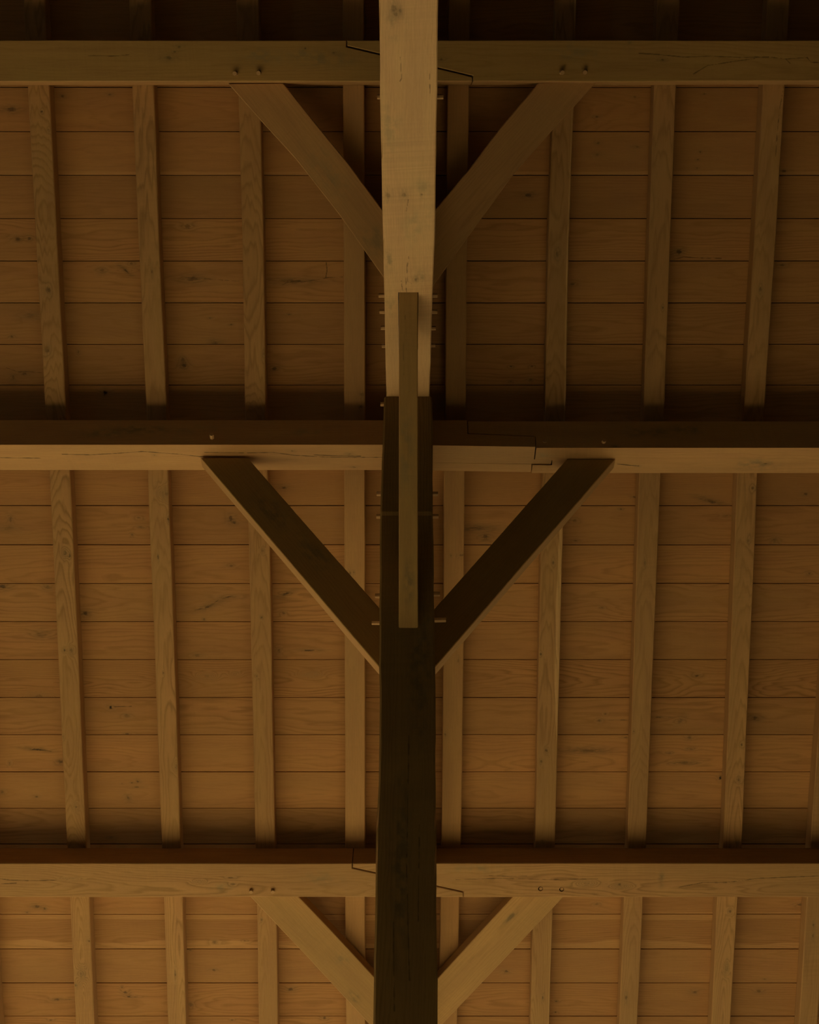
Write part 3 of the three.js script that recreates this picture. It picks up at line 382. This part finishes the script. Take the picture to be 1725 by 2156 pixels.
// ───────────────────────── post, tie beam and the brace between them
const POST_Z = PL_Z + 0.15, TIE_Y = onZ(CX, 835, POST_Z).y, POST_BACK = PL_BACK - 0.02;
{
  const st = [[838, 808.5, 910.5], [1000, 804, 911.6], [1084, 801.2, 913], [1280, 798.4, 915], [1400, 798.2, 916.4], [1450, 799.4, 916.8], [1560, 799.8, 917], [1640, 797, 917.2], [1750, 791, 919.8], [1900, 789.5, 920.6], [2156, 787, 920.8]].map(([y, l, r]) => { const a = onZ(l, y, POST_Z), b = onZ(r, y, POST_Z); return [a.y, a.x, b.x, y]; });
  const jowl = onZ(CX, 1077, POST_Z).y;
  const zf = (Y) => (Y > jowl ? 0 : Y > jowl - 0.02 ? -0.007 * (jowl - Y) / 0.02 : -0.007);
  const list = [[0, st[st.length - 1][1] - 0.006, st[st.length - 1][2] + 0.006], ...st.reverse()].map(([Y, a, b]) => [Y, a, b, POST_BACK, POST_Z + zf(Y)]);
  list.push([jowl, ...[1, 2].map((k) => { const A = list.find((l) => l[0] >= jowl), i = list.indexOf(A), B = list[i - 1]; return B[k] + (A[k] - B[k]) * (jowl - B[0]) / (A[0] - B[0]); }), POST_BACK, POST_Z]);
  list.sort((a, b) => a[0] - b[0]); list[list.length - 1][0] = TIE_Y - 0.002;
  { // above the plate's underside only the jowl goes on, in front of the plate
    const at = (Y) => { let k = 0; while (k < list.length - 2 && list[k + 1][0] < Y) k++; const A = list[k], B = list[k + 1], t = (Y - A[0]) / (B[0] - A[0]); return A.map((v, m) => (m ? v + (B[m] - v) * t : Y)); };
    const yl = PL_BOT - 0.016, a = at(yl), b = at(yl + 0.004); for (const l of [...list.filter((q) => q[0] > yl + 0.003), b]) l[3] = PL_Z + 0.004; list.push(a, b); list.sort((p, q) => p[0] - q[0]);
  }
  // local: x up, y to the left, z towards the viewer
  const q = basis(V(0, 1, 0), V(-1, 0, 0), V(0, 0, 1));
  const g = fixWinding(timber(stations(list.map(([Y, a, b, c, d]) => [Y, -b, -a, c, d]), 0.07, 0.0032, 31), 0.007));
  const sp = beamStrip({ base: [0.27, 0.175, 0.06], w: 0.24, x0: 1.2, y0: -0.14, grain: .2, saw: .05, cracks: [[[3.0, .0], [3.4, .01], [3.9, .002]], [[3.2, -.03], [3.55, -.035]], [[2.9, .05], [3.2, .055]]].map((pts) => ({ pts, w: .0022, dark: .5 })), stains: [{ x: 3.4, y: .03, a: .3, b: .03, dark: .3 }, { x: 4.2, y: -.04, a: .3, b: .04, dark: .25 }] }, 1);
  const uvd = shifted(boxUV(g, { z: sp, y: genericSide, x: genericSide }), 0, 0, POST_Z);
  const o = thing('arcade_post', 'dark oak post standing under the arcade plate, jowled at its head', 'post', V(0, 0, POST_Z), q); mesh('timber', uvd, beamMat[1], o);
  const side = (y, sgn, out) => { const d = 0.06, p = onZ(sgn < 0 ? 800 : 915, y, POST_Z - d); let k = 0; while (k < list.length - 2 && list[k + 1][0] < p.y) k++; const A = list[k], B = list[k + 1], t = (p.y - A[0]) / (B[0] - A[0]), e = sgn < 0 ? A[1] + (B[1] - A[1]) * t : A[2] + (B[2] - A[2]) * t; peg(o, V(p.y, -e + sgn * 0.02, -d), V(0, -sgn, 0), 0.02 + out, 1.05); };
  for (const [y, s, out] of [[851, -1, .016], [1040, -1, .021], [1040, 1, .022], [1087, -1, .019], [1087, 1, .022], [1255, -1, .018], [1251, 1, .024], [1311, -1, .03], [1305, 1, .046]]) side(y, s, out);
}
const TIE_H = 0.23;
{
  const st = [[835, 814, 904.8], [820, 814, 905], [700, 810.8, 908.4], [600, 808.8, 911.3], [500, 806.6, 915.8], [330, 803.4, 919], [170, 800.6, 921.6], [0, 799, 923]].map(([y, l, r]) => { const a = onY(l, y, TIE_Y), b = onY(r, y, TIE_Y); return [a.z, a.x, b.x]; });
  const last = st[st.length - 1], list = [[PL_BACK - 0.04, st[0][1], st[0][2]], ...st, [NEAR_Z, last[1], last[2]]];
  // local: x towards the viewer, y to the right, z down
  const q = basis(V(0, 0, 1), V(1, 0, 0), V(0, 1, 0)), qd = basis(V(0, 0, 1), V(-1, 0, 0), V(0, -1, 0));
  const g = fixWinding(timber(stations(list.map(([z, a, b]) => [z, -b, -a, -TIE_H, 0]), 0.1, 0.0016, 41), 0.004));
  const L = (x, y) => { const p = onY(x, y, TIE_Y); return [p.z, -p.x]; };
  const sp = beamStrip({ base: [0.57, 0.385, 0.205], w: 0.2, x0: -5, y0: -0.12, grain: .07, saw: .07, knots: [[830, 18, .014, .012, .4], [833, 30, .01, .008, .4], [843, 22, .008, .006, .3], [818, 411, .012, .010, .3], [851, 411, .012, .010, .4], [888, 410, .006, .005, .5], [877, 588, .010, .008, .4]].map(([x, y, a, b, dark]) => { const [X, Y] = L(x, y); return { x: X, y: Y, a, b, dark }; }),
    stains: [[820, 545, .05, .02, .3], [885, 580, .04, .02, .25], [820, 270, .1, .04, .15], [870, 480, .08, .04, .12], [905, 450, .06, .02, .12], [830, 55, .05, .04, .15], [890, 395, .04, .03, .15], [822, 640, .06, .02, .15]].map(([x, y, a, b, dark]) => { const [X, Y] = L(x, y); return { x: X, y: Y, a, b, dark }; }),
    cracks: [[[861, 540], [857, 565], [859, 593], [868, 597]], [[855, 585], [856, 616]], [[845, 590], [848, 612]], [[843, 120], [846, 165], [842, 172]], [[905, 150], [906, 215]], [[860, 420], [856, 445]]].map((c) => ({ w: .0016, dark: .55, pts: c.map((p) => L(...p)) })) }, 1);
  const m0 = onY(839.6, 617, TIE_Y), m1 = onY(880.6, 617, TIE_Y), mz = m0.z + 0.005;
  const tool = new THREE.BoxGeometry(0.34, m1.x - m0.x + 0.003, 0.06).toNonIndexed(); tool.translate(mz - 0.17, -(m0.x + m1.x) / 2, 0); // housing for the knee brace, a little slack
  const uvd = shifted(cut(boxUV(g, { z: sp, y: genericSide, x: genericSide }), [tool]), list[0][0], 0, 0);
  const o = thing('tie_beam', 'pale oak tie beam resting on the post head and running overhead', 'beam', V(0, TIE_Y, list[0][0]), qd); mesh('timber', uvd, beamMat[1], o);
  const half = (z, k) => { let i = 0; while (i < list.length - 2 && list[i + 1][0] < z) i++; const A = list[i], B = list[i + 1]; return A[k] + (B[k] - A[k]) * (z - A[0]) / (B[0] - A[0]); };
  for (const [y, s, out] of [[204, -1, .012], [204, 1, .022], [622, -1, .024], [622, 1, .022], [656, -1, .022], [656, 1, .024], [690, -1, .018], [691, 1, .02], [728, -1, .016], [727, 1, .02]]) { const p = onY(CX, y, TIE_Y + 0.05), e = half(p.z, s < 0 ? 1 : 2); peg(o, V(p.z - list[0][0], -e + s * 0.02, -0.05), V(0, -s, 0), 0.02 + out, 0.95); }
}
{ // knee brace: its underside runs from the tie beam to the post
  const a = onY(860, 617, TIE_Y), b = onZ(860, 1322, POST_Z - 0.007), dir = a.clone().sub(b).setX(0), len = dir.length(); dir.normalize();
  const nrm = V(0, -dir.z, dir.y), qx = basis(dir, nrm, V().crossVectors(dir, nrm)), D = 0.15;   // y of the frame: towards the viewer and down; z: to one side
  const w = Math.abs(onY(879.9, 617, TIE_Y).x - onY(840.3, 617, TIE_Y).x), xm = (onY(879.9, 617, TIE_Y).x + onY(840.3, 617, TIE_Y).x) / 2;
  const t0 = -D / nrm.y, t1 = -D / nrm.z, h = 0.028 / dir.y, pts = [[0, 0], [len + h, 0], [len + h + t1 * dir.z, -D], [t0 * dir.y, -D]];
  const sp = beamStrip({ base: [0.42, 0.275, 0.105], w: 0.1, x0: -1, y0: -0.004, grain: .08, saw: .05, stains: [{ x: .18, y: .04, a: .07, b: .02, dark: .3 }, { x: .7, y: .03, a: .15, b: .03, dark: .12 }], cracks: [{ w: .0015, dark: .5, pts: [[1.0, .02], [1.12, .018], [1.24, .025]] }] }, 1);
  const g = boxUV(extrude(wobble(pts, 0.15, 0.0008, 51), w, 0.003), { z: genericSide, y: sp, x: genericSide }); g.translate(0, 0, -w / 2);
  const o = thing('knee_brace', 'narrow oak knee brace between the tie beam and the post', 'brace', V(xm, b.y, b.z), qx); mesh('timber', g, beamMat[1], o);
}

// ───────────────────────── braces
function brace(name, label, category, upper, lower, toLocal, origin, quat, z0, thick, look, group, sheet, endX) {
  // upper, lower: outlines of the two long edges from the beam end to the post end (pixels)
  const U = upper.map(toLocal), Lw = lower.map(toLocal); for (const e of [U, Lw]) e.push(toX(e[e.length - 2], e[e.length - 1], Math.sign(e[e.length - 1][0]) * endX));
  const a = U[0], b = U[U.length - 1], ang = Math.atan2(b[1] - a[1], b[0] - a[0]), ca = Math.cos(-ang), sa = Math.sin(-ang);
  const rot = ([x, y]) => [(x - a[0]) * ca - (y - a[1]) * sa, (x - a[0]) * sa + (y - a[1]) * ca];
  let pts = [...U.map(rot), ...Lw.map(rot).reverse()]; pts = wobble(pts, 0.2, 0.0007, seedNo);
  const ys = pts.map((p) => p[1]), sp = beamStrip({ w: 0.2, x0: -1.5, y0: Math.min(...ys) - 0.004, saw: .03, ...look }, sheet);
  const g = boxUV(extrude(pts, thick, 0.003), { z: sp, y: genericSide, x: genericSide }); g.translate(0, 0, z0);
  const q = quat.clone().multiply(new THREE.Quaternion().setFromAxisAngle(V(0, 0, 1), ang));
  const o = thing(name, label, category, origin(a[0], a[1]), q, group); mesh('timber', g, beamMat[sheet], o); return o;
}
const toX = ([x0, y0], [x1, y1], X) => [X, y1 + (y1 - y0) * (X - x1) / (x1 - x0)];
const beyond = ([x0, y0], [x1, y1], t) => [x0 + (x1 - x0) * t, y0 + (y1 - y0) * t];
{
  const zf = 0.100, local = ([x, y]) => roofPx(x, y, zf), org = (x, s) => roofWorld(x, s, 0), G1 = 'wind braces under the uppermost purlin', G2 = 'wind braces under the lowest purlin';
  const up = (pts, f = 1.01) => [beyond(pts[1], pts[0], f), ...pts];
  const t = 0.072, z0 = zf - t;
  brace('wind_brace', 'slightly curved oak wind brace below the grey-stained uppermost purlin', 'brace', up([[597, 176], [661, 255.8], [734, 345], [806, 443]]), up([[481, 177], [551, 256], [624, 336], [713, 450], [807, 583]]), local, org, ROOF_Q, z0, t, { grain: .09, stains: [{ x: .75, y: -.1, a: .06, b: .05, dark: .22 }, { x: .4, y: -.08, a: .1, b: .05, dark: .1 }] }, G1, 0, 0.088);
  brace('wind_brace', 'straight oak wind brace below the split face of the uppermost purlin', 'brace', up([[1134, 175], [1052, 272], [989.5, 355], [917, 441]]), up([[1255.6, 174], [1161.7, 276], [1078, 372], [984, 502], [914, 600]]), local, org, ROOF_Q, z0, t, { grain: .1 }, G1, 1, 0.088);
  brace('wind_brace', 'oak wind brace below the boldly grained lowest purlin, small grey stains', 'brace', up([[628.6, 1887.7], [700, 1962], [785, 2054]], 1.2), up([[526.5, 1887.7], [650, 2018], [774.7, 2153.6]], 1.115), local, org, ROOF_Q, z0, t, { grain: .09, base: [0.43, 0.268, 0.108], stains: [{ x: .62, y: -.14, a: .03, b: .02, dark: .4 }, { x: .42, y: -.05, a: .04, b: .03, dark: .2 }] }, G2, 0, 0.088);
  brace('wind_brace', 'oak wind brace below the forked split of the lowest purlin, one dark scuff', 'brace', up([[1080.8, 1888], [1000, 1975], [921.7, 2060.7]], 1.17), up([[1187.4, 1888], [1070, 2012], [952, 2136]], 1.12), local, org, ROOF_Q, z0, t, { grain: .09, base: [0.43, 0.268, 0.108], stains: [{ x: .13, y: .06, a: .05, b: .012, dark: .45 }] }, G2, 1, 0.088);
}
{
  const zf = PL_Z - 0.42 * PL_D, local = ([x, y]) => { const p = onZ(x, y, zf); return [p.x, p.y]; }, org = (x, y) => V(x, y, zf), ext = (pts) => [beyond(pts[1], pts[0], 1.0), ...pts.slice(1, -1), pts[pts.length - 1]];
  const G = 'post braces under the arcade plate';
  brace('post_brace', 'dark oak brace rising from the post to the split underside of the arcade plate', 'brace', ext([[521.6, 963.6], [640, 1099], [798.4, 1279]]), ext([[422.4, 964], [613, 1187], [798.4, 1404]]), local, org, new THREE.Quaternion(), -0.07, 0.07, { grain: .1, base: OAK_OLD, stains: [{ x: .3, y: -.08, a: .1, b: .05, dark: .3 }, { x: .6, y: -.06, a: .1, b: .04, dark: .25 }] }, G, 0, 0.115);
  brace('post_brace', 'darker oak brace rising from the post to the plate near its stepped scarf', 'brace', ext([[1194.6, 966], [1055, 1124], [915.7, 1281]]), ext([[1296, 966.5], [1107, 1184], [917, 1404]]), local, org, new THREE.Quaternion(), -0.07, 0.07, { grain: .1, base: OAK_OLD }, G, 1, 0.097);
}
// principal rafters, above the tie beam and behind the post
{
  const sp = genericSide, w = 0.085;
  for (const [label, s0, s1] of [['oak principal rafter above the tie beam, holding the upper wind braces', sAtZ(PL_Z) + 0.17, S_RIDGE - 0.3], ['oak principal rafter behind the post, holding the lower wind braces', S_EAVE + 0.3, sAtZ(POST_BACK) - 0.32]]) {
    const g = shifted(boxUV(fixWinding(timber(stations([[s0, -w, w, 0.002, 0.16], [s1, -w, w, 0.002, 0.16]], 0.3, 0.001, 61), 0.004)), { z: sp, y: sp, x: sp }), s0, 0, 0);
    const o = thing('principal_rafter', label, 'rafter', roofWorld(0, s0, 0), RAFTER_Q); mesh('timber', g, beamMat[1], o);
  }
}

// ───────────────────────── saw the sheets and hand the scene over
boardSheet.forEach((s, i) => { const t = s.build(); boardMat[i].map = t; boardMat[i].bumpMap = t; boardMat[i].bumpScale = 0.0012; });
beamSheet.forEach((s, i) => { const t = s.build(); beamMat[i].map = t; beamMat[i].bumpMap = t; beamMat[i].bumpScale = 0.0016; });
console.log('strips', boardSheet.map((s) => s.specs.length), beamSheet.map((s) => s.specs.length), 'plate', PL_Z, PL_TOP, PL_BOT, PL_D, 'tie', TIE_Y, 'ridge', ridgeY, 'near', nearY, 'eave', plankY(FAR_Z));
renderer.render(scene, camera);
